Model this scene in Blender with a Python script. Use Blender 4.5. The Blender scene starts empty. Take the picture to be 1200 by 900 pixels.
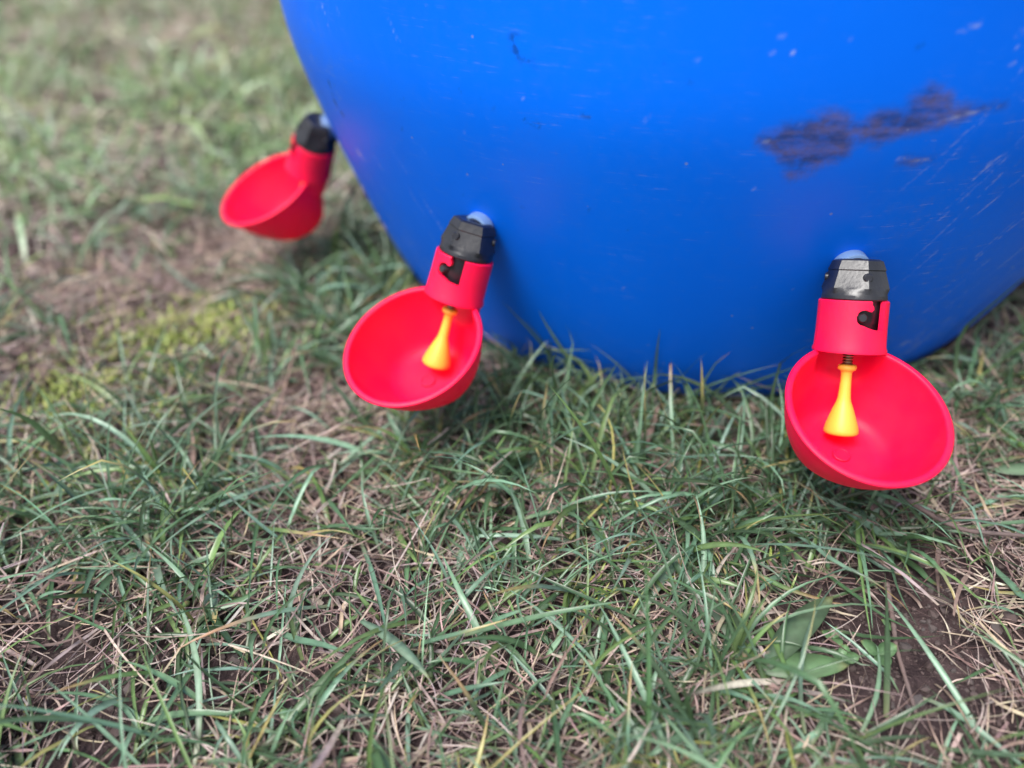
import bpy, bmesh, math
import numpy as np
from mathutils import Matrix, Vector

sc = bpy.context.scene
col = sc.collection
rng = np.random.default_rng(11)
R = math.radians

# ------------------------------------------------------------------ camera
CAM = np.array([0.0, -0.60484, 0.308126])
RIGHT = np.array([0.974545, 0.221912, -0.031894])
DOWN = np.array([0.114577, -0.615273, -0.779943])
FWD = np.array([-0.192702, 0.756435, -0.625038])
cd = bpy.data.cameras.new('camera')
cam = bpy.data.objects.new('camera', cd)
col.objects.link(cam)
m = Matrix.Identity(4)
for i in range(3):
    m[i][0] = RIGHT[i]; m[i][1] = -DOWN[i]; m[i][2] = -FWD[i]; m[i][3] = CAM[i]
cam.matrix_world = m
cd.sensor_width = 36.0
cd.lens = 36.0 * 902 / 1200
cd.clip_start = 0.02
cd.clip_end = 300
cd.dof.use_dof = True
cd.dof.focus_distance = 0.350
cd.dof.aperture_fstop = cd.lens * 1e-3 / 0.0092
sc.camera = cam

# ------------------------------------------------------------------ light
SUN_EL, SUN_AZ = R(63), R(208)       # azimuth from +Y clockwise: high, from the front left
w = bpy.data.worlds.new('World'); sc.world = w; w.use_nodes = True
nt = w.node_tree
bg = nt.nodes['Background']
sky = nt.nodes.new('ShaderNodeTexSky'); sky.sky_type = 'NISHITA'; sky.sun_disc = False
sky.sun_elevation = SUN_EL; sky.sun_rotation = SUN_AZ
sky.air_density = 1.0; sky.dust_density = 4.0; sky.ozone_density = 1.0
hs = nt.nodes.new('ShaderNodeHueSaturation'); hs.inputs['Saturation'].default_value = 0.35
nt.links.new(sky.outputs[0], hs.inputs['Color'])
nt.links.new(hs.outputs[0], bg.inputs['Color'])
bg.inputs['Strength'].default_value = 0.135
sd = bpy.data.lights.new('sun', 'SUN'); sd.energy = 2.4; sd.angle = R(24); sd.color = (1.0, 0.97, 0.93)
sun = bpy.data.objects.new('sun', sd); col.objects.link(sun)
dv = Vector((math.sin(SUN_AZ) * math.cos(SUN_EL), math.cos(SUN_AZ) * math.cos(SUN_EL), math.sin(SUN_EL)))
sun.rotation_euler = dv.to_track_quat('Z', 'Y').to_euler()
sc.view_settings.view_transform = 'Standard'
sc.view_settings.look = 'None'
sc.view_settings.exposure = 0.74
sc.view_settings.gamma = 1.0
sc.cycles.max_bounces = 8

# ------------------------------------------------------------------ helpers
def tag(o, label=None, cat=None, group=None, kind=None):
    if label: o['label'] = label
    if cat: o['category'] = cat
    if group: o['group'] = group
    if kind: o['kind'] = kind
    return o

def empty(name, loc, label, cat, group=None):
    o = bpy.data.objects.new(name, None); col.objects.link(o)
    o.location = loc; o.empty_display_size = 0.02
    return tag(o, label, cat, group)

def mesh_obj(name, V, F, mat, parent=None, smooth=True, sharp=None, nside=4):
    me = bpy.data.meshes.new(name)
    if isinstance(F, np.ndarray):
        V = np.asarray(V, np.float32); nf, k = F.shape
        me.vertices.add(len(V)); me.vertices.foreach_set('co', V.ravel())
        me.loops.add(nf * k); me.loops.foreach_set('vertex_index', F.astype(np.int32).ravel())
        me.polygons.add(nf); me.polygons.foreach_set('loop_start', np.arange(0, nf * k, k, dtype=np.int32))
        me.polygons.foreach_set('loop_total', np.full(nf, k, np.int32))
        me.update(calc_edges=True); me.validate()
    else:
        me.from_pydata([tuple(v) for v in V], [], F); me.update()
    me.polygons.foreach_set('use_smooth', np.full(len(me.polygons), smooth, bool))
    if sharp is not None: me.set_sharp_from_angle(angle=R(sharp))
    me.materials.append(mat)
    o = bpy.data.objects.new(name, me); col.objects.link(o)
    if parent is not None:
        o.parent = parent
        o.matrix_parent_inverse = Matrix.Translation(parent.location).inverted()
    return o

def loft(rings, cap0=True, cap1=True, closed=False):
    """rings: (k, n, 3) array -> verts, faces (quads, ends closed by fans)"""
    rings = [np.asarray(r, float) for r in rings]
    n = len(rings[0]); V = np.concatenate(rings); F = []
    k = len(rings)
    for i in range(k if closed else k - 1):
        a = i * n; b = ((i + 1) % k) * n
        for j in range(n):
            j2 = (j + 1) % n
            F.append((a + j, a + j2, b + j2, b + j))
    V = list(V)
    if cap0 and not closed:
        V.append(rings[0].mean(0)); c = len(V) - 1
        F += [(c, (j + 1) % n, j) for j in range(n)]
    if cap1 and not closed:
        V.append(rings[-1].mean(0)); c = len(V) - 1; a = (k - 1) * n
        F += [(c, a + j, a + (j + 1) % n) for j in range(n)]
    return V, F

def merge(*vf):
    V, F = [], []
    for v, f in vf:
        o = len(V); V += [tuple(x) for x in v]; F += [tuple(i + o for i in q) for q in f]
    return V, F

def frame_tube(P, A, U, O, prof, n=48, hexn=None):
    """surface of revolution round axis A at P; prof = [(a, r[, hexness])]"""
    th = np.linspace(0, 2 * np.pi, n, endpoint=False)
    rings = []
    for q in prof:
        a, r = q[0], q[1]; hx = q[2] if len(q) > 2 else 0
        m6 = th % (np.pi / 3) - np.pi / 6      # an edge of the hexagon at angle 0
        rr = r * ((1 - hx) + hx / np.cos(m6))
        rings.append(P + A * a + np.outer(np.cos(th) * rr, O) + np.outer(np.sin(th) * rr, U))
    return rings

def smoothstep(a, b, x):
    t = np.clip((x - a) / (b - a), 0, 1); return t * t * (3 - 2 * t)

_perm = np.random.default_rng(5).random((256, 256))
def vnoise(x, y):
    xi = np.floor(x).astype(int); yi = np.floor(y).astype(int)
    fx = x - xi; fy = y - yi
    fx = fx * fx * (3 - 2 * fx); fy = fy * fy * (3 - 2 * fy)
    g = lambda i, j: _perm[(xi + i) % 256, (yi + j) % 256]
    return (g(0, 0) * (1 - fx) + g(1, 0) * fx) * (1 - fy) + (g(0, 1) * (1 - fx) + g(1, 1) * fx) * fy
def fbm(x, y, sc_, oct=4, off=0.):
    s = 0; a = 1; t = 0
    for k in range(oct):
        s = s + a * vnoise(x * sc_ * 2 ** k + off + 17.3 * k, y * sc_ * 2 ** k + off * 1.7 + 9.1 * k); t += a; a *= .5
    return s / t

# ------------------------------------------------------------------ materials
def new_mat(name):
    mt = bpy.data.materials.new(name); mt.use_nodes = True
    return mt, mt.node_tree, mt.node_tree.nodes['Principled BSDF']
def N(nt, typ, **kw):
    n = nt.nodes.new(typ)
    for k, v in kw.items():
        if k in ('operation', 'blend_type', 'data_type', 'attribute_name', 'noise_dimensions', 'feature', 'uv_map', 'color_mode', 'vector_type'): setattr(n, k, v)
        else: n.inputs[k].default_value = v
    return n
def mix(nt, fac, a, b, blend='MIX'):
    n = nt.nodes.new('ShaderNodeMix'); n.data_type = 'RGBA'; n.blend_type = blend
    for s, v in ((n.inputs[0], fac), (n.inputs[6], a), (n.inputs[7], b)):
        if isinstance(v, bpy.types.NodeSocket): nt.links.new(v, s)
        elif isinstance(v, tuple): s.default_value = (*v, 1)
        else: s.default_value = v
    return n.outputs[2]
def mth(nt, op, a, b=0., c=None):
    n = nt.nodes.new('ShaderNodeMath'); n.operation = op
    for i, v in enumerate((a, b) if c is None else (a, b, c)):
        if isinstance(v, bpy.types.NodeSocket): nt.links.new(v, n.inputs[i])
        else: n.inputs[i].default_value = v
    return n.outputs[0]
def ramp(nt, fac, lo, hi):
    n = nt.nodes.new('ShaderNodeMapRange'); n.interpolation_type = 'SMOOTHSTEP'
    nt.links.new(fac, n.inputs[0]); n.inputs[1].default_value = lo; n.inputs[2].default_value = hi
    return n.outputs[0]

def plastic(name, colr, rough, sss=0., spec=.5, noise=.0, scale=400, bump=.0):
    mt, nt, b = new_mat(name)
    tc = N(nt, 'ShaderNodeTexCoord')
    n1 = N(nt, 'ShaderNodeTexNoise', Scale=scale, Detail=5.); nt.links.new(tc.outputs['Object'], n1.inputs['Vector'])
    n2 = N(nt, 'ShaderNodeTexNoise', Scale=60., Detail=4.); nt.links.new(tc.outputs['Object'], n2.inputs['Vector'])
    c2 = tuple(min(1, c * (1 - noise) + .08 * noise) for c in colr)
    nt.links.new(mix(nt, ramp(nt, n2.outputs[0], .35, .75), colr, c2), b.inputs['Base Color'])
    rg = mth(nt, 'ADD', mth(nt, 'MULTIPLY', n2.outputs[0], .22), rough - .11)
    nt.links.new(rg, b.inputs['Roughness'])
    b.inputs['Specular IOR Level'].default_value = spec
    if sss:
        b.inputs['Subsurface Weight'].default_value = sss
        b.inputs['Subsurface Radius'].default_value = (1, .2, .15); b.inputs['Subsurface Scale'].default_value = .004
    if bump:
        bp = N(nt, 'ShaderNodeBump', Strength=bump, Distance=.0004)
        nt.links.new(n1.outputs[0], bp.inputs['Height']); nt.links.new(bp.outputs[0], b.inputs['Normal'])
    return mt

M_red = plastic('red_plastic', (.90, .0015, .060), .52, sss=.45, spec=.34, noise=.07, bump=.22)
M_black = plastic('black_plastic', (.009, .010, .016), .32, noise=.25, bump=.35)
M_yellow = plastic('yellow_plastic', (.88, .46, .055), .48, sss=.1, noise=.05, bump=.1)
M_washer = plastic('pale_plastic', (.12, .21, .40), .45, noise=.1, bump=.2)
mt, nt, b = new_mat('steel'); b.inputs['Metallic'].default_value = 1; b.inputs['Roughness'].default_value = .35
b.inputs['Base Color'].default_value = (.45, .40, .33, 1); M_steel = mt

def barrel_mat():
    mt, nt, b = new_mat('blue_barrel_plastic')
    L = nt.links
    tc = N(nt, 'ShaderNodeTexCoord'); uv = N(nt, 'ShaderNodeUVMap', uv_map='surface')
    big = N(nt, 'ShaderNodeTexNoise', Scale=9., Detail=4.); L.new(tc.outputs['Object'], big.inputs['Vector'])
    fine = N(nt, 'ShaderNodeTexNoise', Scale=160., Detail=7., Roughness=.65); L.new(tc.outputs['Object'], fine.inputs['Vector'])
    base = mix(nt, ramp(nt, big.outputs[0], .3, .7), (.0003, .142, .83), (.0003, .128, .78))
    # dark mud smear with its own shape
    st = N(nt, 'ShaderNodeAttribute', attribute_name='stain')
    e = mth(nt, 'ADD', mth(nt, 'ADD', st.outputs['Fac'], mth(nt, 'MULTIPLY', mth(nt, 'SUBTRACT', fine.outputs[0], .5), .006)), .0016)
    smask = ramp(nt, e, -.0034, .0052)
    mp = N(nt, 'ShaderNodeMapping'); L.new(uv.outputs[0], mp.inputs['Vector'])
    mp.inputs['Rotation'].default_value = (0, 0, R(-14)); mp.inputs['Scale'].default_value = (45, 170, 1)
    streak = N(nt, 'ShaderNodeTexNoise', Scale=1., Detail=6., Roughness=.6); L.new(mp.outputs[0], streak.inputs['Vector'])
    muc = mix(nt, ramp(nt, streak.outputs[0], .38, .66), (.022, .026, .065), (.105, .075, .10))
    muc = mix(nt, ramp(nt, fine.outputs[0], .56, .85), muc, (.010, .05, .26))
    sm2 = mth(nt, 'MULTIPLY', smask, mth(nt, 'ADD', mth(nt, 'MULTIPLY', ramp(nt, fine.outputs[0], .32, .62), .30), .52))
    c1 = mix(nt, sm2, base, muc)
    # pale scratches, two directions, only where the barrel is scuffed
    sk = N(nt, 'ShaderNodeAttribute', attribute_name='scuff')
    def scratch(rot, sx, sy, lo, hi, seed):
        mp = N(nt, 'ShaderNodeMapping'); L.new(uv.outputs[0], mp.inputs['Vector'])
        mp.inputs['Rotation'].default_value = (0, 0, R(rot)); mp.inputs['Scale'].default_value = (sx, sy, 1)
        mp.inputs['Location'].default_value = (seed, seed * 1.3, 0)
        nn = N(nt, 'ShaderNodeTexNoise', Scale=1., Detail=3., Roughness=.7, Distortion=.35); L.new(mp.outputs[0], nn.inputs['Vector'])
        return ramp(nt, nn.outputs[0], lo, hi)
    s1 = scratch(-52, 34, 900, .60, .70, 3.1)
    s2 = scratch(-75, 26, 700, .62, .72, 7.7)
    s3 = scratch(-12, 40, 800, .66, .74, 1.7)
    ss = mth(nt, 'MAXIMUM', mth(nt, 'MAXIMUM', s1, s2), s3)
    ss = mth(nt, 'MULTIPLY', ss, ramp(nt, fine.outputs[0], .42, .62))
    ss = mth(nt, 'MULTIPLY', ss, mth(nt, 'MULTIPLY', sk.outputs['Fac'], .75))
    c2 = mix(nt, ss, c1, (.30, .36, .50))
    # thin dusty film in the scuffed part
    film = mth(nt, 'MULTIPLY', mth(nt, 'MULTIPLY', ramp(nt, fine.outputs[0], .40, .75), sk.outputs['Fac']), .16)
    c2 = mix(nt, film, c2, (.14, .16, .20))
    # individual marks
    wm = N(nt, 'ShaderNodeAttribute', attribute_name='pale_mark')
    c3 = mix(nt, mth(nt, 'MULTIPLY', mth(nt, 'MULTIPLY', wm.outputs['Fac'], .75), ramp(nt, fine.outputs[0], .38, .58)), c2, (.36, .44, .66))
    dm = N(nt, 'ShaderNodeAttribute', attribute_name='dark_mark')
    c4 = mix(nt, mth(nt, 'MULTIPLY', dm.outputs['Fac'], ramp(nt, fine.outputs[0], .46, .60)), c3, (.004, .012, .05))
    # tiny specks of grit
    vo = N(nt, 'ShaderNodeTexVoronoi', Scale=95.); L.new(tc.outputs['Object'], vo.inputs['Vector'])
    sp = mth(nt, 'MULTIPLY', ramp(nt, vo.outputs['Distance'], .085, .05), ramp(nt, N_c(nt, vo), .80, .86))
    c5 = mix(nt, mth(nt, 'MULTIPLY', sp, .65), c4, (.16, .22, .42))
    L.new(c5, b.inputs['Base Color'])
    rg = mth(nt, 'ADD', mth(nt, 'MULTIPLY', big.outputs[0], .14), .30)
    rg = mth(nt, 'ADD', rg, mth(nt, 'MULTIPLY', sm2, .35))
    rg = mth(nt, 'ADD', rg, mth(nt, 'MULTIPLY', sk.outputs['Fac'], .12))
    L.new(rg, b.inputs['Roughness'])
    b.inputs['Specular IOR Level'].default_value = .14
    b.inputs['Subsurface Weight'].default_value = .0
    bp = N(nt, 'ShaderNodeBump', Strength=.25, Distance=.0005)
    hh = mth(nt, 'ADD', mth(nt, 'MULTIPLY', fine.outputs[0], .35), mth(nt, 'MULTIPLY', ss, -.8))
    L.new(hh, bp.inputs['Height']); L.new(bp.outputs[0], b.inputs['Normal'])
    return mt
def N_c(nt, vo):
    s = nt.nodes.new('ShaderNodeSeparateColor'); nt.links.new(vo.outputs['Color'], s.inputs[0]); return s.outputs[0]

def blade_mat(name, rough, trans, streak=.25):
    mt, nt, b = new_mat(name); L = nt.links
    at = N(nt, 'ShaderNodeAttribute', attribute_name='tint')
    tc = N(nt, 'ShaderNodeTexCoord')
    n1 = N(nt, 'ShaderNodeTexNoise', Scale=240., Detail=4.); L.new(tc.outputs['Object'], n1.inputs['Vector'])
    dk = mix(nt, streak, at.outputs['Color'], (0.03, 0.03, 0.02))
    c = mix(nt, ramp(nt, n1.outputs[0], .35, .65), dk, at.outputs['Color'])
    L.new(c, b.inputs['Base Color']); b.inputs['Roughness'].default_value = rough
    b.inputs['Specular IOR Level'].default_value = .5
    if trans:
        tr = N(nt, 'ShaderNodeBsdfTranslucent'); L.new(mix(nt, .4, c, (.10, .20, .02)), tr.inputs['Color'])
        ms = N(nt, 'ShaderNodeMixShader', Fac=trans)
        L.new(b.outputs[0], ms.inputs[1]); L.new(tr.outputs[0], ms.inputs[2])
        L.new(ms.outputs[0], nt.nodes['Material Output'].inputs['Surface'])
    return mt
M_blade = blade_mat('grass_blade', .32, .20)
M_straw = blade_mat('dry_straw', .75, .10, .35)
M_leaf = blade_mat('weed_leaf', .42, .15)

def soil_mat():
    mt, nt, b = new_mat('soil'); L = nt.links
    tc = N(nt, 'ShaderNodeTexCoord')
    nz = []
    for s, d in ((7., 5.), (60., 8.), (420., 6.)):
        n = N(nt, 'ShaderNodeTexNoise', Scale=s, Detail=d, Roughness=.62); L.new(tc.outputs['Object'], n.inputs['Vector']); nz.append(n.outputs[0])
    c = mix(nt, ramp(nt, nz[1], .3, .7), (.030, .019, .021), (.080, .054, .054))
    c = mix(nt, ramp(nt, nz[2], .57, .70), c, (.22, .165, .15))
    # grass seen as a mass far away, mixed with bare straw ground
    geo = N(nt, 'ShaderNodeNewGeometry')
    vl = nt.nodes.new('ShaderNodeVectorMath'); vl.operation = 'LENGTH'; L.new(geo.outputs['Position'], vl.inputs[0])
    far = ramp(nt, vl.outputs['Value'], 1.6, 3.2)
    g = mix(nt, ramp(nt, nz[0], .38, .62), (.085, .12, .05), (.19, .15, .11))
    g = mix(nt, ramp(nt, nz[1], .35, .65), g, (.06, .09, .035))
    L.new(mix(nt, far, c, g), b.inputs['Base Color'])
    b.inputs['Roughness'].default_value = .9; b.inputs['Specular IOR Level'].default_value = .25
    h = mth(nt, 'ADD', mth(nt, 'MULTIPLY', nz[1], 1.0), mth(nt, 'MULTIPLY', nz[2], .35))
    bp = N(nt, 'ShaderNodeBump', Strength=.9, Distance=.007); L.new(h, bp.inputs['Height']); L.new(bp.outputs[0], b.inputs['Normal'])
    return mt
M_soil = soil_mat()

# ------------------------------------------------------------------ ground
# (x, y, radius, weight) places where soil shows, thatch lies thick, grass stands thick, moss grows
SOIL = [(-.229, -.482, .035, 1.6), (-.286, -.426, .03, .8), (-.037, -.418, .022, 1), (-.114, -.391, .02, .9), (.122, -.360, .036, 2.2),
        (.13, -.418, .030, 1.6), (-.20, -.495, .03, 1), (-.148, -.453, .018, .7), (.098, -.398, .026, 2.4), (-.25, -.455, .03, .8),(-.068,-.372,.014,.8)]
BROWN = [(-.429, -.175, .07, 1), (-.566, .127, .06, .9), (-.707, .441, .11, 1.2), (-.578, -.099, .06, .8), (-.743, .186, .08, .9),
         (-.205, -.29, .035, .9), (-.378, -.06, .05, .7), (-.90, .55, .12, .9), (-.50, .02, .05, .7), (-.27, -.30, .03, .6)]
DENSE = [(-.244, -.135, .055, 1.1), (-.222, -.225, .04, .9), (-.083, -.286, .05, 1.2), (-.008, -.286, .05, 1.2), (.048, -.285, .05, 1.1),
         (-.252, -.374, .04, 1.1), (.03, -.418, .03, 1.2), (.104, -.303, .035, .7), (.186, -.204, .05, .8), (-.33, -.35, .05, .6), (-.02, -.34, .05, .5),
         (-.45, .15, .12, .6), (-.60, .3, .1, .7), (-.65, -.0, .08, .6), (-.40, .02, .08, .5),(.16,-.44,.03,.8)]
MOSS = [(-.343, -.229, .045, 1), (-.349, -.27, .035, .8), (-.312, -.213, .03, .9), (-.319, -.332, .03, .8), (-.382, -.303, .03, .7), (-.02, -.39, .015, .5), (.05, -.35, .015, .5)]
def field(L, x, y):
    s = 0
    for (a, b_, r, w_) in L: s = s + w_ * np.exp(-((x - a) ** 2 + (y - b_) ** 2) / (r * r))
    return s
def ground_h(x, y):
    d = np.hypot(x, y)
    h = (fbm(x, y, 9, 3, 3.) - .5) * .022 + (fbm(x, y, 60, 3, 8.) - .5) * .008
    h = h * smoothstep(.20, .30, d) + .004 * smoothstep(.225, .26, d)
    h = h + .10 * (fbm(x, y, .35, 2, 1.) - .5) * smoothstep(1.5, 6, d)
    h = h - .004 * np.clip(field(SOIL, x, y), 0, 1)
    return h - .004
n = 620
u = np.linspace(-1, 1, n)
def warp(u, c, near, far): return c + near * u + (far - near) * np.sign(u) * np.abs(u) ** 7
gx, gy = np.meshgrid(warp(u, -.12, .75, 70), warp(u, -.22, .75, 70), indexing='ij')
gz = ground_h(gx, gy) + (fbm(gx, gy, 260, 2, 2.) - .5) * .0040 * (np.hypot(gx, gy) < 1.2)
ii = np.arange(n * n).reshape(n, n)
Fg = np.stack([ii[:-1, :-1], ii[1:, :-1], ii[1:, 1:], ii[:-1, 1:]], -1).reshape(-1, 4)
tag(mesh_obj('ground', np.stack([gx, gy, gz], -1).reshape(-1, 3), Fg, M_soil), kind='structure')

# ------------------------------------------------------------------ barrel
PR = np.array([.2266, .2316, .2356, .2392, .2427, .246, .2492, .2523, .2552, .2581, .2609, .2637, .2664, .2689, .2715, .2739, .2763, .2786, .2808, .283, .285, .2869, .2886, .29])
PZ = np.linspace(0, .193, 24)
RB = .29
_zf = np.arange(-.10, .40, .001); _rf = np.interp(_zf, PZ, PR); _rf[_zf < 0] = PR[0] + _zf[_zf < 0] * .6
for _ in range(3): _rf = np.convolve(np.pad(_rf, 12, mode='edge'), np.ones(25) / 25, mode='valid')   # one smooth shoulder without a crease
def barrel_r(z):
    z = np.asarray(z, float)
    r = np.interp(z, _zf, _rf)
    for zc in (.33, .60):                                    # rolling hoops above the picture
        r = r + .008 * np.exp(-((z - zc) / .014) ** 4)
    r = np.where(z > .80, RB - .055 * ((np.clip(z, .8, .9) - .80) / .10) ** 2.2, r)
    return r - .004 * np.clip(1 - z / .0035, 0, 1) ** 2
def barrel():
    root = empty('water_barrel', (0, 0, 0), 'big blue plastic barrel with a tapered foot standing on the grass', 'barrel')
    th = np.radians(np.concatenate([np.arange(-160, -25, .28), np.arange(-25, 200, 3.)]))
    z = np.concatenate([np.arange(0, .26, .0015), np.arange(.26, .90, .01), [.90]])
    n_t, n_z = len(th), len(z)
    T, Z = np.meshgrid(th, z)
    r = barrel_r(Z)
    V = np.stack([r * np.cos(T), r * np.sin(T), Z + .001], -1).reshape(-1, 3)
    idx = np.arange(n_t * n_z).reshape(n_z, n_t); nx = np.roll(idx, -1, 1)
    F = np.stack([idx[:-1], nx[:-1], nx[1:], idx[1:]], -1).reshape(-1, 4)
    mat = barrel_mat()
    o = mesh_obj('body', V, F, mat, root)
    me = o.data
    # marks: signed distances and strokes in surface coordinates (degrees, height)
    deg = np.degrees(T).ravel(); zz = Z.ravel(); S = RB * math.pi / 180
    X = deg * S; Y = zz
    poly = np.array([(-84.8, .1865), (-83.9, .1895), (-82.7, .192), (-81.2, .195), (-79.9, .1985), (-78.5, .1955), (-77.1, .192), (-76.1, .1975), (-74.1, .198), (-73.5, .2045), (-72.7, .2065), (-71.1, .203), (-70.3, .1970), (-68.6, .1965), (-66.2, .1972), (-68.4, .1950), (-70.9, .1905), (-73.5, .1885), (-75.3, .185), (-77.5, .1875), (-77.7, .1795), (-80.2, .174), (-82.4, .1775)])
    def seg(px, py, a, b_):
        ax, ay = a[0] * S, a[1]; bx, by = b_[0] * S, b_[1]
        dx, dy = bx - ax, by - ay; t = np.clip(((px - ax) * dx + (py - ay) * dy) / (dx * dx + dy * dy + 1e-12), 0, 1)
        return np.hypot(px - ax - t * dx, py - ay - t * dy)
    near = (deg > -92) & (deg < -60) & (zz > .15) & (zz < .23)
    sd_ = np.full(len(X), -.05); xn, yn = X[near], Y[near]
    dmin = np.full(len(xn), 9.); ins = np.zeros(len(xn), bool)
    for i in range(len(poly)):
        a, b_ = poly[i], poly[(i + 1) % len(poly)]
        dmin = np.minimum(dmin, seg(xn, yn, a, b_))
        cr = ((a[1] > yn) != (b_[1] > yn)) & (xn < (b_[0] - a[0]) * S * (yn - a[1]) / (b_[1] - a[1] + 1e-12) + a[0] * S)
        ins ^= cr
    sd_[near] = np.where(ins, dmin, -dmin)
    for a, b_, w_ in (((-72.6, .1760), (-71.2, .1752), .0002), ((-71.2, .1752), (-70.2, .1754), -.0006), ((-81.6, .171), (-80.6, .1722), .0012)):
        sd_ = np.maximum(sd_, w_ - seg(X, Y, a, b_))
    def strokes(L):
        v = np.zeros(len(X))
        for a, b_, w_, s_ in L: v = np.maximum(v, s_ * smoothstep(w_ * 1.15, w_ * .15, seg(X, Y, a, b_)))
        return v
    rg = np.random.default_rng(3)
    pale = [((-85.1, .22), (-85.05, .2202), .0009, 1), ((-83.6, .2205), (-83.55, .2206), .0008, .9), ((-84.7, .2265), (-84.4, .2262), .0009, .3), ((-73.2, .1768), (-69.8, .1752), .0009, .5),
            ((-67.0, .224), (-66.9, .2243), .0014, .7), ((-66.6, .213), (-66.55, .2132), .0013, .7), ((-66.8, .219), (-66.7, .2185), .0010, .5), ((-84.4, .164), (-84.35, .1641), .0010, .5),
            ((-64.5, .17), (-64.45, .1702), .0012, .6), ((-66.2, .1972), (-71, .1925), .0007, .5), ((-133.8, .1355), (-132.9, .1300), .0012, .9), ((-133.2, .137), (-132.6, .132), .0009, .8), ((-134.1, .1345), (-133.6, .1318), .0009, .8),
            ((-71.8, .2265), (-70.4, .2285), .0011, .5), ((-74.9, .0955), (-73.8, .0965), .0008, .5), ((-58.5, .043), (-56.2, .051), .0010, .8), ((-58.3, .041), (-55.6, .046), .0008, .6),
            ((-55.1, .030), (-52.2, .043), .0010, .5)]
    for k in range(46):      # long fine scratches running up the right flank
        d0 = rg.uniform(-72, -40); z0 = rg.uniform(.0, .19); L_ = rg.uniform(1., 4.5); sl = rg.uniform(.006, .012)
        pale.append(((d0, z0), (d0 + L_, z0 + L_ * sl), rg.uniform(.0005, .0009), rg.uniform(.2, .6)))
    for k in range(26):      # and on the left flank
        d0 = rg.uniform(-139, -118); z0 = rg.uniform(.02, .23); L_ = rg.uniform(.4, 2.); sl = -rg.uniform(.006, .014)
        pale.append(((d0, z0), (d0 + L_, z0 + L_ * sl), rg.uniform(.0005, .0008), rg.uniform(.15, .5)))
    for k in range(22):
        d0 = rg.uniform(-130, -62); z0 = rg.uniform(.02, .24); L_ = rg.uniform(.1, .5)
        pale.append(((d0, z0), (d0 + L_, z0 + rg.uniform(-.001, .002)), rg.uniform(.0005, .0008), rg.uniform(.2, .5)))
    dark = [((-74.2, .215), (-74.4, .222), .0018, .35), ((-105.2, .2205), (-104.9, .215), .0034, .55), ((-104.6, .2145), (-103.7, .211), .0034, .4), ((-133.3, .1785), (-134.1, .165), .0016, .7), ((-134.2, .165), (-133.0, .1575), .0018, .8), ((-132.6, .180), (-132.1, .176), .0014, .5),
            ((-104.5, .187), (-103.2, .1855), .0018, .4), ((-99.1, .1925), (-98.2, .192), .0016, .4), ((-111, .196), (-110.7, .195), .0012, .5)]
    for k in range(14):
        d0 = rg.uniform(-125, -85); z0 = rg.uniform(.12, .23)
        dark.append(((d0, z0), (d0 + rg.uniform(-.3, .3), z0 + rg.uniform(-.003, .003)), .0011, rg.uniform(.2, .45)))
    scf = 1.0 * smoothstep(-76, -52, deg) * (1 - .0 * zz) + .85 * smoothstep(-124, -136, deg)
    scf = scf * (.35 + .65 * smoothstep(.26, .02, zz)) + .12 + .6 * np.exp(-((deg + 70) / 3.) ** 2) * smoothstep(.24, .1, zz)
    scf = (scf + .8 * smoothstep(.040, .0, zz)) * smoothstep(.25, .6, fbm(X + 3, Y + 2, 18, 3)) * 1.3
    for nm, v in (('stain', sd_), ('pale_mark', strokes(pale)), ('dark_mark', strokes(dark)), ('scuff', np.clip(scf, 0, 1))):
        a = me.attributes.new(nm, 'FLOAT', 'POINT'); a.data.foreach_set('value', v.astype(np.float32))
    uvl = me.uv_layers.new(name='surface')
    li = np.empty(len(me.loops), np.int32); me.loops.foreach_get('vertex_index', li)
    uvl.data.foreach_set('uv', np.stack([X, Y], -1)[li].astype(np.float32).ravel())
    # base and lid
    t2 = np.linspace(0, 2 * np.pi, 120, endpoint=False); c2 = np.stack([np.cos(t2), np.sin(t2), 0 * t2], -1)
    ring = lambda r_, z_: c2 * r_ + [0, 0, z_]
    V, F = loft([ring(.2225, .0012), ring(.21, .006), ring(.05, .007)], cap0=False)
    mesh_obj('base', V, [f[::-1] for f in F], mat, root)
    V, F = loft([ring(.2352, .900), ring(.241, .905), ring(.243, .915), ring(.239, .924), ring(.230, .924), ring(.226, .915), ring(.222, .900), ring(.10, .903)], cap0=False)
    mesh_obj('lid', V, F, mat, root)
    for sx in (-1, 1):
        P = np.array([.14 * sx, 0, .901]); A = np.array([0, 0, 1.])
        V, F = loft(frame_tube(P, A, np.array([0, 1., 0]), np.array([1., 0, 0]), [(0, .036), (.012, .036, 0), (.014, .033), (.014, .026), (.008, .024, 0)], 48))
        mesh_obj('bung', V, F, mat, root, sharp=40)
barrel()

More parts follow.
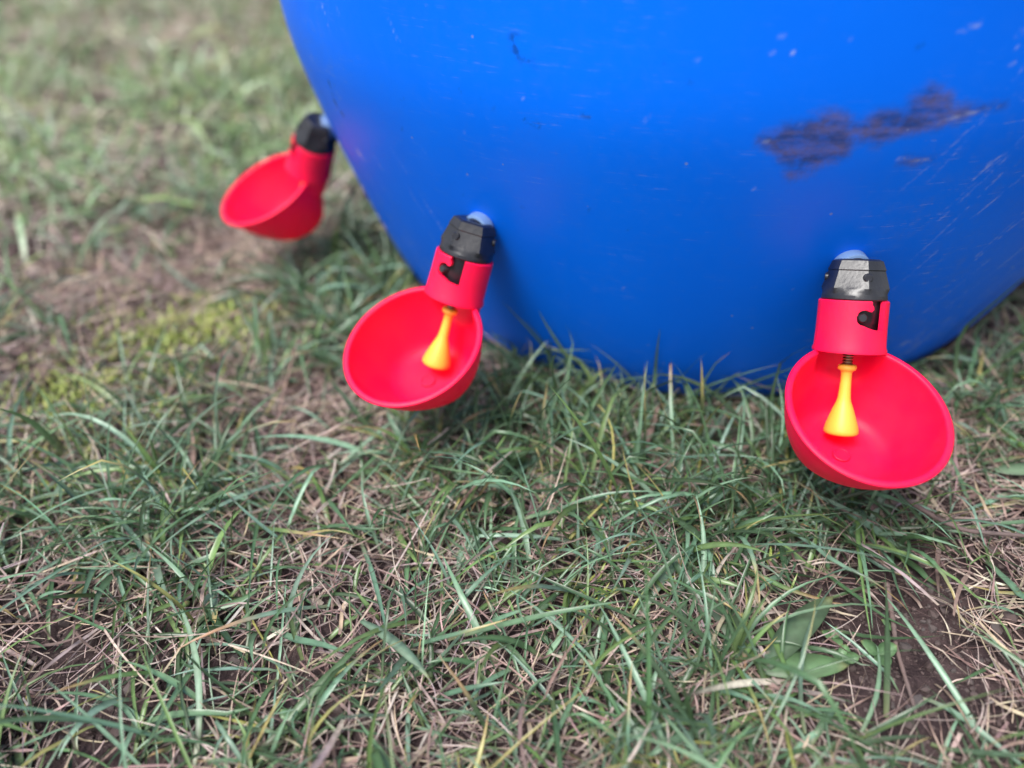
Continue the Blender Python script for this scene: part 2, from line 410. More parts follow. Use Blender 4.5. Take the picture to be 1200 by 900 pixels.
# ------------------------------------------------------------------ drinkers
CUPS = [
 (np.array([-.25454751, -.12437508, .11470723]), np.array([-.42390761, .05640301, -.90394748]), np.array([-.8324243, -.41754714, .36431329]), np.array([-.35689232, .90690302, .22395264]),
  'red cup drinker farthest left, blurred, seen from the side beyond the barrel edge'),
 (np.array([-.10642081, -.26381673, .11860743]), np.array([-.23877818, -.3401078, -.90956675]), np.array([-.33737608, -.84925857, .40612468]), np.array([-.91058353, .40383978, .08804018]),
  'red cup drinker in the middle, its bowl facing down to the left'),
 (np.array([.0805921, -.27259344, .11787155]), np.array([.05266671, -.49839081, -.86535127]), np.array([.19503241, -.844733, .49838591]), np.array([-.97938173, -.19501989, .05271306]),
  'nearest red cup drinker, at the right, below the dark smear on the barrel')]
RIM = dict(o=.0260, a=.0552, ru=.0343, ro=.0372, s=.762)
def orient(V, F):
    bm = bmesh.new(); vs = [bm.verts.new(v) for v in V]
    for f in F:
        try: bm.faces.new([vs[i] for i in f])
        except ValueError: pass
    bmesh.ops.remove_doubles(bm, verts=bm.verts, dist=1e-6)
    bmesh.ops.recalc_face_normals(bm, faces=bm.faces)
    return bm
def clean(o):
    bm = bmesh.new(); bm.from_mesh(o.data); bmesh.ops.remove_doubles(bm, verts=bm.verts, dist=1e-7)
    bmesh.ops.recalc_face_normals(bm, faces=bm.faces); bm.to_mesh(o.data); bm.free()
def cup(P, A, O, U, label):
    root = empty('drinker_cup', tuple(P), label, 'drinker cup', 'red drinker cups fixed round the foot of the barrel')
    nrm = np.array([P[0], P[1], 0]); rad = np.linalg.norm(nrm); nrm /= rad
    up = np.array([0, 0, 1.]); side = np.cross(up, nrm)
    # stem and collar between the fitting and the barrel wall
    Q = P - A * .003
    V, F = loft(frame_tube(Q, -nrm, side, up, [(-.004, .0074), (.024, .0074)], 32))
    mesh_obj('stem', V, F, M_black, root, sharp=40)
    V, F = loft(frame_tube(Q + up * .0006, -nrm, side, up, [(.0035, .0076), (.0040, .0082), (.0085, .0084), (.0095, .0081), (.0100, .0074)], 40))
    mesh_obj('collar', V, F, M_washer, root, sharp=40)
    # hexagonal head of the fitting
    h = frame_tube(P, A, U, O, [(-.0100, .0040, 0), (-.0106, .0070, .2), (-.0106, .0082, .7), (-.0098, .0094, 1), (-.0058, .0108, 1), (-.0053, .0105, 1), (-.0048, .0107, 1), (.0020, .0125, 1), (.0026, .0129, .85), (.0040, .0135, .3), (.0052, .0138, .05),
                              (.0058, .0141, 0), (.0074, .0142, 0), (.0079, .0138, 0), (.0080, .0110, 0)], 96)
    hd = mesh_obj('fitting_head', *loft(h), M_black, root, sharp=22); clean(hd); hd.data.set_sharp_from_angle(angle=R(22))
    for k in (0, 2, 4):                              # small moulded marks on the facets
        an = k * math.pi / 3; dr = O * math.cos(an) + U * math.sin(an)
        tn = np.cross(A, dr)
        V, F = loft(frame_tube(P + dr * .0122 - A * .0022, dr, tn, A, [(-.002, .0021), (.0008, .0021), (.0012, .0017)], 16))
        mesh_obj('moulded_stud', V, F, M_black, hd, sharp=40)
    V, F = loft(frame_tube(P, A, U, O, [(.006, .0117), (.018, .0117), (.0186, .0112), (.0300, .0112)], 48))
    body = mesh_obj('fitting_body', V, F, M_black, root, sharp=40)
    # direction of the bayonet slot, a little to the viewer's right of the outward side
    ph0 = R(14)
    dirv = lambda an: O * math.cos(an) - U * math.sin(an)
    pin_dir = dirv(ph0 - R(20)); tn = np.cross(A, pin_dir)
    V, F = loft(frame_tube(P + A * .0155, pin_dir, tn, A, [(.009, .0021), (.0146, .0021), (.0154, .0016)], 20))
    mesh_obj('lock_pin', V, F, M_black, body, sharp=40)
    # sleeve with its slot
    prof = [(.0085, .0128), (.0080, .0134), (.0080, .0148), (.0086, .0152), (.0200, .0153), (.0290, .0156), (.0308, .0162), (.0318, .0161), (.0318, .0146), (.0302, .0128)]
    V, F = loft(frame_tube(P, A, U, O, prof, 96), closed=True)
    bm = orient(V, F); me = bpy.data.meshes.new('sleeve'); bm.to_mesh(me); bm.free(); me.materials.append(M_red)
    sl = bpy.data.objects.new('sleeve', me); col.objects.link(sl)
    # cutter outline in (arc, axial) millimetres from the sleeve's top
    out = [(-1.6, -3), (-1.6, 1.4), (-.7, 2.6), (-.6, 3.8), (-1.6, 4.8), (-2.8, 4.6), (-4.2, 4.0), (-6., 4.2), (-7.6, 5.4), (-8.2, 7.2), (-7.8, 9.2), (-6.4, 10.6), (-4, 11.3), (0, 12.6), (5.9, 13.2), (6.3, 12.8), (6.3, -3)]
    rings = []
    for rr_ in (.0119, .0180):
        rings.append(np.array([P + A * (.008 + y * 1e-3) + dirv(ph0 + x * 1e-3 / .0156) * rr_ for x, y in out]))
    V = list(rings[0]) + list(rings[1]); k = len(out)
    F = [(j, (j + 1) % k, k + (j + 1) % k, k + j) for j in range(k)]
    bm = bmesh.new(); vs = [bm.verts.new(v) for v in V]
    for f in F: bm.faces.new([vs[i] for i in f])
    bm.faces.new([vs[i] for i in range(k)]); bm.faces.new([vs[k + i] for i in range(k)][::-1])
    bmesh.ops.triangulate(bm, faces=bm.faces); bmesh.ops.recalc_face_normals(bm, faces=bm.faces)
    cm = bpy.data.meshes.new('c'); bm.to_mesh(cm); bm.free(); co = bpy.data.objects.new('c', cm); col.objects.link(co)
    md = sl.modifiers.new('slot', 'BOOLEAN'); md.operation = 'DIFFERENCE'; md.object = co; md.solver = 'EXACT'
    dg = bpy.context.evaluated_depsgraph_get(); dg.update()
    nm = bpy.data.meshes.new_from_object(sl.evaluated_get(dg)); sl.modifiers.clear(); sl.data = nm; nm.name = 'sleeve'
    nm.materials.clear(); nm.materials.append(M_red)
    nm.polygons.foreach_set('use_smooth', np.ones(len(nm.polygons), bool)); nm.set_sharp_from_angle(angle=R(28))
    bpy.data.objects.remove(co); bpy.data.meshes.remove(cm)
    sl.parent = root; sl.matrix_parent_inverse = Matrix.Translation(root.location).inverted()
    # bowl: lofted from the slanting rim to a small tilted floor
    n_ = 120; th = np.linspace(0, 2 * np.pi, n_, endpoint=False)
    B = dict(o=-.0015, a=.0800, r=.0208, s=.60)
    def ring(t, inset=0., lift=0.):
        # t 0 at rim, 1 at floor
        g = 1 - (1 - t) ** 1.0
        oc = RIM['o'] + (B['o'] - RIM['o']) * g; ac = RIM['a'] + (B['a'] - RIM['a']) * g
        s = RIM['s'] + (B['s'] - RIM['s']) * g
        k = 1 - t ** 1.7
        ro = B['r'] + (RIM['ro'] - B['r']) * k - inset; ru = B['r'] + (RIM['ru'] - B['r']) * k - inset
        od = np.cos(th) * ro; ud = np.sin(th) * ru
        o_ = oc + od * math.cos(s) + lift * math.sin(s); a_ = ac + od * math.sin(s) - lift * math.cos(s)
        u_ = ud.copy()
        # at the back the rim runs round behind the sleeve instead of through it
        back = np.cos(th) < 0
        rs = .0153 - inset * .6
        k_ = smoothstep(rs * 1.12, rs * .80, np.abs(u_)) * back * smoothstep(.050, .042, a_)
        wall = -np.sqrt(np.clip(rs ** 2 - u_ ** 2, 0, None))
        o_ = o_ + (np.minimum(o_, wall) - o_) * k_
        return P + np.outer(o_, O) + np.outer(a_, A) + np.outer(u_, U)
    rings = []
    for t, i_ in ((1.0, .014), (1.0, .007), (1.0, .003), (.985, .0008), (.95, 0)): rings.append(ring(t, i_, 0 if t < 1 else -.0012 * (1 if i_ < .006 else .9)))
    for t in (.9, .8, .7, .6, .5, .4, .3, .2, .12, .06): rings.append(ring(t))
    rings += [ring(.035, -.0004), ring(.03, -.0011), ring(.015, -.0014), ring(.0, -.0013), ring(-.012, -.0006), ring(-.018, .0003), ring(-.015, .0012), ring(-.005, .0017)]
    for t in (.03, .08, .15, .25, .35, .45, .55, .65, .75, .83): rings.append(ring(t, .0018))
    rings += [ring(.89, .0024), ring(.93, .0045), ring(.95, .0075), ring(.955, .012)]
    bw = mesh_obj('bowl', *loft(rings), M_red, root, sharp=50); clean(bw); bw.data.set_sharp_from_angle(angle=R(60))
    # moulding pad in the floor of the bowl
    fo = O * math.sin(B['s']) - A * math.cos(B['s']); fd = O * math.cos(B['s']) + A * math.sin(B['s'])
    cpad = P + O * (B['o'] + .0015) + A * .0785 + fd * .004
    V, F = loft(frame_tube(cpad, fo, U, fd, [(-.002, .0042), (.0004, .0042), (.0007, .0039), (.0007, .0034), (.0003, .0031), (.0003, .0005)], 32))
    pd = mesh_obj('moulding_pad', V, F, M_red, bw, sharp=40); clean(pd)
    # seal above the bowl, steel stem and yellow trigger
    V, F = loft(frame_tube(P, A, U, O, [(.0270, .0132), (.0276, .0070), (.0276, .0034), (.0250, .0032)], 48)); mesh_obj('sleeve_floor', V, F, M_red, root, sharp=40)
    pr = []
    for k in range(9): pr += [(.0280 + k * .0013, .0020), (.02865 + k * .0013, .0025)]
    V, F = loft(frame_tube(P, A, U, O, pr, 24)); mesh_obj('steel_stem', V, F, M_steel, root, sharp=60)
    pr = [(.0380, .0012), (.0381, .0034), (.0385, .0040), (.0397, .0042), (.0406, .0038), (.0411, .0028), (.0420, .0024), (.0460, .0024), (.0500, .0026), (.0540, .0029), (.0560, .0034), (.0585, .0044), (.0625, .0058), (.0665, .0071), (.0690, .0077),
          (.0704, .0078), (.0712, .0071), (.0716, .0055), (.0717, .0020)]
    V, F = loft(frame_tube(P, A, U, O, pr, 48)); tp = mesh_obj('trigger_pin', V, F, M_yellow, root, sharp=50)
for c_ in CUPS: cup(*c_)
CUPC = [(P + A * .055 + O * .014, .046) for P, A, O, U, _ in CUPS] + [(P + A * .012, .022) for P, A, O, U, _ in CUPS] + [(P + A * .078 + O * .002, .026) for P, A, O, U, _ in CUPS]

# ------------------------------------------------------------------ blades
def blades(x, y, z0, az, el, bend, L, W, Sg, color, tip, rootc, fold=.35, twist=None, curl=None, vside=3, kink=None, lay=None, cull=True, tipw=.02, prof=0):
    """vectorised grass blades; returns verts, quads, vertex colours"""
    n = len(x); S = Sg
    t = np.linspace(0, 1, S + 1)
    p = np.stack([x, y, z0], -1); pts = [p]; dirs = []
    az_ = az.copy()
    if twist is None: twist = np.zeros(n)
    if curl is None: curl = np.zeros(n)
    for i in range(S):
        tm = (i + .5) / S
        e = el - bend * tm ** 1.3
        if kink is not None: e = e - kink[0] * smoothstep(kink[1] - .08, kink[1] + .08, tm)
        a = az_ + curl * tm
        d = np.stack([np.cos(e) * np.cos(a), np.cos(e) * np.sin(a), np.sin(e)], -1)
        dirs.append(d); p = p + d * (L / S)[:, None]; pts.append(p)
    C = np.stack(pts, 1)                                   # n, S+1, 3
    gh = ground_h(C[..., 0], C[..., 1]) + .0012
    if lay is not None: gh = gh + lay[:, None] * t[None] ** .5
    low = gh - C[..., 2]
    C[..., 2] = np.where(low > 0, gh + .15 * np.minimum(0, 0), C[..., 2])
    # keep clear of the barrel wall
    for _ in range(2):
        rr_ = np.hypot(C[..., 0], C[..., 1]); rb = barrel_r(np.clip(C[..., 2], 0, .8)) + .0022 + .002 * rng.random(n)[:, None]
        k = np.where(rr_ < rb, rb / np.maximum(rr_, 1e-6), 1.)
        C[..., 0] *= k; C[..., 1] *= k
    keep = np.hypot(x, y) > .229
    if cull:
        for c, r in CUPC:
            dd = np.linalg.norm(C - c, axis=-1).min(1); keep &= dd > r
    D = np.gradient(C, axis=1); D /= np.linalg.norm(D, axis=-1, keepdims=True) + 1e-9
    up = np.array([0, 0, 1.])
    sd0 = np.stack([-np.sin(az), np.cos(az), 0 * az], -1)[:, None, :] * np.ones((1, S + 1, 1))
    nr = np.cross(D, sd0); nr /= np.linalg.norm(nr, axis=-1, keepdims=True) + 1e-9
    ang = twist[:, None] * (t[None] * 1.0) + 0
    sdv = sd0 * np.cos(ang)[..., None] + nr * np.sin(ang)[..., None]
    nn = np.cross(D, sdv)
    if prof == 0: wp = np.clip(.62 + .9 * t, 0, 1) * np.clip((1 - t) / .55, 0, 1) ** .75
    elif prof == 1: wp = np.minimum(1, .75 + t) * (1 - .5 * t ** 3)
    else: wp = np.sin(np.clip(t * .93 + .07, 0, 1) * np.pi) ** .7
    wp = np.maximum(wp, tipw)
    hw = W[:, None] * .5 * wp[None]
    if vside == 3:
        Lf = C - sdv * hw[..., None]; Rt = C + sdv * hw[..., None]; Md = C - nn * (hw * fold)[..., None]
        V = np.stack([Lf, Md, Rt], 2); m_ = 3
    else:
        V = np.stack([C - sdv * hw[..., None], C + sdv * hw[..., None]], 2); m_ = 2
    T = t[None, :, None, None]
    c = color[:, None, None, :] * np.ones((1, S + 1, m_, 1))
    tk = smoothstep(tip[1][:, None] - .15, tip[1][:, None] + .1, t[None])[..., None, None]
    c = c * (1 - tk) + tip[0][:, None, None, :] * tk
    rk = (1 - smoothstep(0, .28, T)) * .8
    c = c * (1 - rk) + rootc[:, None, None, :] * rk
    if m_ == 3: c[:, :, 1] = c[:, :, 1] * 1.12 + .012; c[:, :, 0] *= .88; c[:, :, 2] *= .82
    V = V[keep]; c = c[keep]; n = len(V)
    base = (np.arange(n) * (S + 1) * m_)[:, None, None]
    i, j = np.meshgrid(np.arange(S), np.arange(m_ - 1), indexing='ij')
    q = np.stack([i * m_ + j, i * m_ + j + 1, (i + 1) * m_ + j + 1, (i + 1) * m_ + j], -1).reshape(1, -1, 4)
    return V.reshape(-1, 3), (base + q).reshape(-1, 4), c.reshape(-1, 3)

def add_blades(name, parts, mat, label, cat, kind='stuff'):
    Vs, Fs, Cs, o_ = [], [], [], 0
    for V, F, c in parts:
        Vs.append(V); Fs.append(F + o_); Cs.append(c); o_ += len(V)
    V = np.concatenate(Vs); F = np.concatenate(Fs); c = np.concatenate(Cs)
    o = mesh_obj(name, V, F, mat)
    a = o.data.attributes.new('tint', 'FLOAT_COLOR', 'POINT')
    a.data.foreach_set('color', np.concatenate([np.clip(c, 0, 1), np.ones((len(c), 1))], 1).astype(np.float32).ravel())
    return tag(o, label, cat, kind=kind)

def rnd(a, b_, n): return rng.uniform(a, b_, n)
def pick(pal, n, jit=.15, p=None):
    pal = np.array(pal, float); k = rng.choice(len(pal), n, p=p)
    return np.clip(pal[k] * rng.uniform(1 - jit, 1 + jit, (n, 1)) * rng.uniform(.93, 1.07, (n, 3)), 0, 1)
GREEN = [(.105, .200, .105), (.135, .245, .160), (.064, .135, .060), (.195, .320, .225), (.135, .225, .075), (.048, .095, .042)]
PALE = [(.23, .36, .18), (.29, .40, .26), (.19, .32, .13), (.34, .44, .30), (.29, .39, .15)]  # lighter greens for far blades: haze and open-sky light put into the colour
PSTRAW = [(.60, .50, .42), (.50, .39, .35), (.68, .61, .52), (.42, .33, .30)]  # straw for the far lawn, brightened in its colour for the stronger skylight there
STRAW = [(.48, .36, .31), (.34, .23, .21), (.60, .50, .44), (.22, .14, .13), (.50, .40, .29), (.40, .31, .30), (.18, .11, .10)]
ROOT = [(.20, .25, .10), (.30, .27, .16), (.16, .20, .09)]
TIPC = [(.42, .33, .14), (.34, .22, .12), (.10, .18, .09)]

def scatter(dens, x0, x1, y0, y1, f):
    n = int(dens * (x1 - x0) * (y1 - y0))
    x = rnd(x0, x1, n); y = rnd(y0, y1, n)
    k = rng.random(n) < f(x, y)
    return x[k], y[k]
def in_view(x, y, mar=.12):
    v = np.stack([x, y, 0 * x + .02], -1) - CAM
    z = v @ FWD; px = (v @ RIGHT) / np.maximum(z, .05); py = (v @ DOWN) / np.maximum(z, .05)
    return (z > 0) & (np.abs(px) < .665 + mar / np.maximum(z, .2)) & (py < .5 + mar / np.maximum(z, .2)) & (py > -.56 - mar)
SEEDP = [(.104, -.391, .010, 1), (.089, -.397, .009, 1), (.086, -.387, .007, 1), (.114, -.374, .008, 1), (.074, -.40, .008, .7), (-.134, -.472, .008, .9), (.075, -.395, .012, .4)]
def dgreen(x, y):
    f = .42 + .55 * (fbm(x, y, 14, 3, 5.) - .5) * 2.2 + .9 * field(DENSE, x, y) - .36 * field(SOIL, x, y) - .55 * field(BROWN, x, y) - .3 * field(MOSS, x, y)
    f = f - 1.2 * field(SEEDP, x, y)
    f = f + .20 * smoothstep(-.34, -.40, y) * (x > -.45)
    d = np.hypot(x, y); f = f + .30 * smoothstep(.34, .25, d)
    f = f + .38 * smoothstep(.35, .8, np.hypot(x, y + .3))
    return np.clip(f, .03, 1.3) / 1.3

def green_set(x, y, S, wscale=1., lscale=1., vside=3, pal=None):
    n = len(x)
    lush = np.clip(field(DENSE, x, y), 0, 1.2)
    foot = .55 + .45 * smoothstep(.238, .262, np.hypot(x, y))
    th_ = np.degrees(np.arctan2(y, x)); foot = foot * (1 - .45 * smoothstep(-99, -93, th_) * smoothstep(-72, -77, th_) * smoothstep(.275, .255, np.hypot(x, y)))
    L = foot * rng.lognormal(math.log(.035), .38, n) * (1 + .35 * lush) * lscale; L = np.clip(L, .012, .095)
    W = np.clip(rng.lognormal(math.log(.00165), .38, n), .0006, .0036) * wscale * (.7 + .3 * L / .04).clip(.7, 1.2)
    az = rnd(0, 2 * np.pi, n)
    el = R(1) * np.clip(rng.normal(42 + 12 * lush, 20), 6, 84)
    bend = R(1) * np.clip(rng.normal(62, 28, n), 5, 130)
    colr = pick(GREEN if pal is None else pal, n, .32)
    yel = (rng.random(n) < .045) & (W < .0022); colr[yel] = pick([(.30, .30, .09), (.38, .34, .12)], yel.sum())
    tp = pick(TIPC, n), np.where(rng.random(n) < .22, rnd(.6, .95, n), 1.3)
    kd = np.where(rng.random(n) < .15, R(60), 0.); kt = rnd(.35, .8, n)
    return blades(x, y, ground_h(x, y) - .001, az, el, bend, L, W, S, colr, tp, pick(ROOT, n), fold=.45, twist=rng.normal(0, .9, n), curl=rng.normal(0, .5, n), vside=vside, kink=(kd, kt), lay=rnd(.001, .013, n))

G = []
# near: scattered blades plus tufts that fan out from one crown
x, y = scatter(37000, -.50, .36, -.60, -.02, lambda x, y: dgreen(x, y) * in_view(x, y))
G.append(green_set(x, y, 8))
tx, ty = scatter(1500, -.50, .36, -.60, -.02, lambda x, y: dgreen(x, y) ** 1.1 * in_view(x, y))
k = rng.integers(6, 20, len(tx)); bx = np.repeat(tx, k) + rng.normal(0, .0035, k.sum()); by = np.repeat(ty, k) + rng.normal(0, .0035, k.sum())
G.append(green_set(bx, by, 8, 1.12, 1.12))
# a few long arching blades along the foot of the barrel, and long ones lying across the lawn
nb = 34; a = R(1) * rnd(-118, -84, nb); r_ = rnd(.232, .262, nb)
x, y = r_ * np.cos(a), r_ * np.sin(a); L = rnd(.045, .085, nb)
G.append(blades(x, y, ground_h(x, y), rnd(0, 2 * np.pi, nb), R(1) * rnd(42, 80, nb), R(1) * rnd(15, 80, nb), L, rnd(.0016, .0030, nb), 10, pick(GREEN, nb, .2), (pick(TIPC, nb), rnd(.8, 1.4, nb)), pick(ROOT, nb), twist=rng.normal(0, .5, nb), curl=rng.normal(0, .3, nb)))
nb = 16; a = R(1) * np.concatenate([rnd(-114, -104, 9), rnd(-103, -82, 7)]); r_ = rnd(.234, .246, nb)
x, y = r_ * np.cos(a), r_ * np.sin(a)
G.append(blades(x, y, ground_h(x, y), a + rnd(-1.6, 1.6, nb), R(1) * rnd(48, 82, nb), R(1) * rnd(10, 60, nb), rnd(.045, .075, nb), rnd(.0013, .0024, nb), 10, pick(GREEN, nb, .2), (pick(TIPC, nb), rnd(.8, 1.4, nb)), pick(ROOT, nb), twist=rng.normal(0, .4, nb), curl=rng.normal(0, .3, nb)))
x, y = scatter(480, -.40, .30, -.60, -.24, lambda x, y: .5 + .5 * dgreen(x, y)); nb = len(x)
G.append(blades(x, y, ground_h(x, y) + .004, rnd(0, 2 * np.pi, nb), R(1) * rnd(10, 45, nb), R(1) * rnd(15, 60, nb), rnd(.045, .09, nb), rnd(.0018, .0034, nb), 12, pick(GREEN, nb, .2), (pick(TIPC, nb), rnd(.75, 1.5, nb)), pick(ROOT, nb), fold=.3, twist=rng.normal(0, .8, nb), curl=rng.normal(0, .55, nb), lay=rnd(.006, .018, nb)))
# far
x, y = scatter(16000, -2.3, -.2, -.35, 1.9, lambda x, y: dgreen(x, y) * in_view(x, y, .25) * ((x < -.5) | (y > -.02)))
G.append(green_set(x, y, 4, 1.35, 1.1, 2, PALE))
x, y = scatter(2600, -2.6, 1.6, -1.3, 2.4, lambda x, y: dgreen(x, y) * (~in_view(x, y, .12)))
G.append(green_set(x, y, 3, 1.8, 1.15, 2))
add_blades('grass', G, M_blade, 'short blue-green lawn grass growing round the barrel', 'grass')

# dry thatch: matted, nearly flat, curling strands
def straw_set(x, y, S, ws=1., ls=1., vside=2, pal=STRAW):
    n = len(x); L = np.clip(rng.lognormal(math.log(.024), .5, n), .006, .075) * ls
    W = np.clip(rng.lognormal(math.log(.00062), .5, n), .0004, .0020) * ws
    return blades(x, y, ground_h(x, y) + rnd(.0005, .006, n), rnd(0, 2 * np.pi, n), R(1) * rng.normal(6, 14, n), R(1) * rng.normal(12, 22, n), L, W, S, pick(pal, n, .3),
                  (pick(STRAW, n), rnd(.5, 1.5, n)), pick(STRAW, n), fold=.3, twist=rng.normal(0, 1.2, n), curl=rng.normal(0, .65, n), vside=vside, lay=rnd(0, .009, n), prof=1)
def dstraw(x, y):
    f = .75 + .5 * (fbm(x, y, 16, 3, 9.) - .5) * 2 + .5 * field(BROWN, x, y) - .38 * field(SOIL, x, y) + .1 * field(DENSE, x, y) - 1.5 * field(SEEDP, x, y) - .55 * field(MOSS, x, y)
    f = np.where(field(SEEDP, x, y) > .35, -1, f) * 1.0
    return np.clip(f, .04, 1.2) / 1.2
T_ = []
x, y = scatter(84000, -.50, .36, -.60, -.02, lambda x, y: dstraw(x, y) * in_view(x, y)); T_.append(straw_set(x, y, 6))
x, y = scatter(2600, -.45, .32, -.60, -.10, lambda x, y: dstraw(x, y) * in_view(x, y)); T_.append(straw_set(x, y, 8, 2.4, 1.5, 3))
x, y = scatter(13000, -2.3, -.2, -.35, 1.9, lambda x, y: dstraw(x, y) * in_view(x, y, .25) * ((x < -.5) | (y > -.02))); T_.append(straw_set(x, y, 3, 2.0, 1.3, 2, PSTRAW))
x, y = scatter(2500, -2.6, 1.6, -1.3, 2.4, lambda x, y: dstraw(x, y) * (~in_view(x, y, .12))); T_.append(straw_set(x, y, 3, 2.4, 1.4))
add_blades('dry_grass', T_, M_straw, 'dead straw-coloured grass matted between the green blades', 'dry grass')

# moss: very short dense yellow-green shoots
x, y = scatter(150000, -.48, .12, -.42, -.14, lambda x, y: np.clip(field(MOSS, x, y) * smoothstep(.30, .5, fbm(x, y, 40, 3, 4.)) * 1.2, 0, 1)); n = len(x)
add_blades('moss', [blades(x, y, ground_h(x, y) + rnd(0, .006, n), rnd(0, 6.3, n), R(1) * rnd(25, 85, n), R(1) * rnd(0, 60, n), rnd(.004, .012, n), rnd(.0010, .0020, n), 3,
           pick([(.38, .46, .10), (.30, .40, .10), (.46, .48, .15)], n), (pick([(.32, .38, .08)], n), rnd(.7, 1.4, n)), pick([(.12, .14, .04)], n), vside=2)], M_leaf, 'yellow-green moss growing low among the grass at the left', 'moss')

# soil crumbs
ico = bmesh.new(); bmesh.ops.create_icosphere(ico, subdivisions=1, radius=1); iv = np.array([v.co[:] for v in ico.verts]); fi = np.array([[v.index for v in f.verts] for f in ico.faces]); ico.free()
x, y = scatter(70000, -.48, .34, -.60, -.12, lambda x, y: np.clip(.25 + .75 * field(SOIL, x, y), 0, 1) * in_view(x, y)); n = len(x)
s = np.clip(rng.lognormal(math.log(.0009), .6, n), .0003, .0042)
V = iv[None] * (s[:, None, None] * rng.uniform(.6, 1.25, (n, len(iv), 1))) * rng.uniform(.7, 1.2, (n, 1, 3))
V = V + np.stack([x, y, ground_h(x, y) + s * .3], -1)[:, None]
F = (fi[None] + (np.arange(n) * len(iv))[:, None, None]).reshape(-1, 3)
M_crumb = plastic('soil_crumb', (.085, .058, .055), .9, noise=.6, scale=900, bump=.6)
o = mesh_obj('soil_crumbs', V.reshape(-1, 3), F, M_crumb, smooth=False); tag(o, 'loose dark soil crumbs lying in the bare patches', 'soil', kind='stuff')

# ------------------------------------------------------------------ weeds, leaves and twigs
def leaf_strip(p0, az, L, W, el=20, bend=30, curl=.2, lay=.006, colr=(.10, .20, .09), seg=14, fold=.25, tw=.2, prof=2):
    one = lambda v: np.array([float(v)])
    return blades(one(p0[0]), one(p0[1]), ground_h(one(p0[0]), one(p0[1])) + p0[2], one(R(az)), one(R(el)), one(R(bend)), one(L), one(W), seg, np.array([colr]),
                  (np.array([(.25, .25, .10)]), one(.97)), np.array([colr]) * .9, fold=fold, twist=one(tw), curl=one(curl), lay=one(lay), cull=False, prof=prof)
def leaf_obj(name, parts, parent, mat=None):
    o = add_blades(name, parts, mat or M_leaf, None, None, kind=None)
    if parent is not None:
        o.parent = parent; o.matrix_parent_inverse = Matrix.Translation(parent.location).inverted()
    sm = o.modifiers.new('thick', 'SOLIDIFY'); sm.thickness = .0003
    return o
r1 = empty('broad_leaf_weed', (.058, -.408, 0), 'weed with broad flat dull-green leaves by the bare soil at the lower right', 'weed')
leaf_obj('leaf', [leaf_strip((.056, -.408, .006), 57, .048, .0120, 16, 20, -.15, .006, (.070, .125, .065), prof=2)], r1)
leaf_obj('leaf', [leaf_strip((.052, -.409, .004), 8, .038, .0115, 12, 18, .1, .007, (.11, .21, .09))], r1)
leaf_obj('leaf', [leaf_strip((.050, -.405, .004), 120, .040, .012, 14, 20, .2, .005, (.07, .12, .06))], r1)
o = leaf_obj('fallen_leaf', [leaf_strip((.176, -.268, .010), 8, .030, .0085, 8, 12, .1, .012, (.14, .22, .13))], None); tag(o, 'small pale green leaf lying on the grass at the right edge', 'leaf')
o = leaf_obj('grass_leaf', [leaf_strip((-.118, -.428, .016), -18, .044, .0046, 6, 14, -.35, .016, (.12, .20, .13), fold=.2)], None); tag(o, 'extra broad grass blade lying flat in front, lower middle left', 'grass blade')
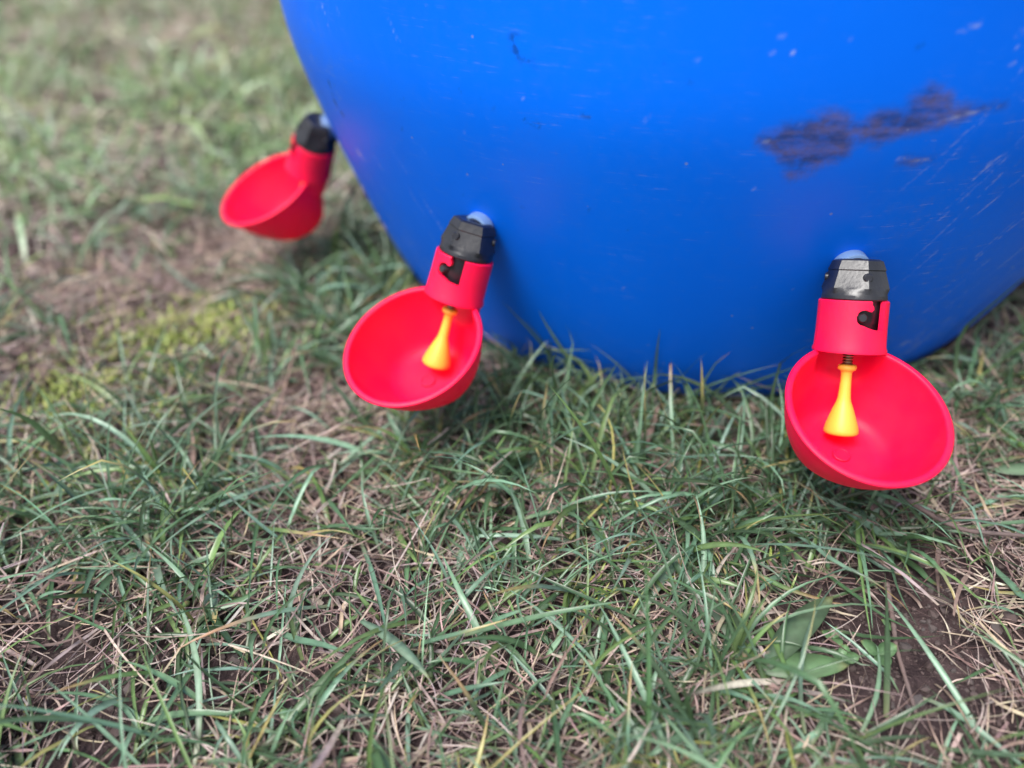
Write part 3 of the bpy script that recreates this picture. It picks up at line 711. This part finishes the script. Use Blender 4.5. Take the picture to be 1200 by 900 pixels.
for (sx, sy, sz, lb) in ((.104, -.389, .0046, 'seedling with the largest pair of round leaves, on bare soil at the lower right'), (.089, -.395, .0036, 'low seedling with four small leaves beside the tip of the broad leaf'),
                         (.086, -.384, .0030, 'small upright seedling behind the others on bare soil'), (.071, -.398, .0026, 'tiny pale seedling lying against the broad weed leaf'),
                         (.114, -.372, .0036, 'lone seedling leaf farthest back on the bare soil patch'), (-.134, -.470, .0034, 'seedling with round leaves at the lower left among straw')):
    r2 = empty('seedling', (sx, sy, float(ground_h(np.array([sx]), np.array([sy]))[0])), lb, 'seedling', 'seedlings with small round leaves')
    a0 = rng.uniform(0, 360); nl = 4 if 'four' in lb else (1 if 'lone' in lb else 3)
    for k in range(nl):
        leaf_obj('leaf', [leaf_strip((sx, sy, .005), a0 + k * 360 / max(nl, 2) + rng.uniform(-20, 20), sz * 2.0, sz * 1.5, 40, 40, 0, .005, (.12, .24, .10), seg=10, fold=.12)], r2)
def twig(name, pts, r0, r1_, colr, label):
    mt = plastic(name + '_bark', colr, .8, noise=.3, scale=900, bump=.8)
    P = np.array(pts, float); P[:, 2] += ground_h(P[:, 0], P[:, 1])
    t = np.linspace(0, len(P) - 1, 40); Q = np.stack([np.interp(t, range(len(P)), P[:, k]) for k in range(3)], -1)
    for _ in range(6): Q[1:-1] = (Q[:-2] + Q[1:-1] * 2 + Q[2:]) / 4
    rr_ = np.linspace(r0, r1_, 40) * (1 + .12 * np.sin(np.arange(40) * 1.9)); D = np.gradient(Q, axis=0)
    th = np.linspace(0, 2 * np.pi, 8, endpoint=False); rings = []
    for q, d, r in zip(Q, D, rr_):
        d = d / np.linalg.norm(d); s_ = np.cross(d, [0, 0, 1]); s_ /= np.linalg.norm(s_); u_ = np.cross(s_, d)
        rings.append(q + np.outer(np.cos(th) * r, s_) + np.outer(np.sin(th) * r, u_))
    tag(mesh_obj(name, *loft(rings), mt), label, 'twig')
twig('twig', [(.112, -.351, .012), (.113, -.372, .008), (.112, -.383, .007), (.115, -.414, .004)], .0013, .0008, (.16, .11, .10), 'thin dark twig lying on the bare soil beside the seedlings')
twig('twig', [(.125, -.303, .014), (.140, -.318, .017), (.150, -.320, .015), (.172, -.318, .013), (.19, -.312, .010)], .0013, .0009, (.13, .09, .085), 'dark crooked twig lying in the grass below the nearest cup')
twig('twig', [(.176, -.150, .022), (.183, -.165, .02), (.187, -.182, .018), (.199, -.200, .010)], .0009, .0006, (.40, .30, .24), 'pale dry twig leaning in the grass between barrel and right edge')
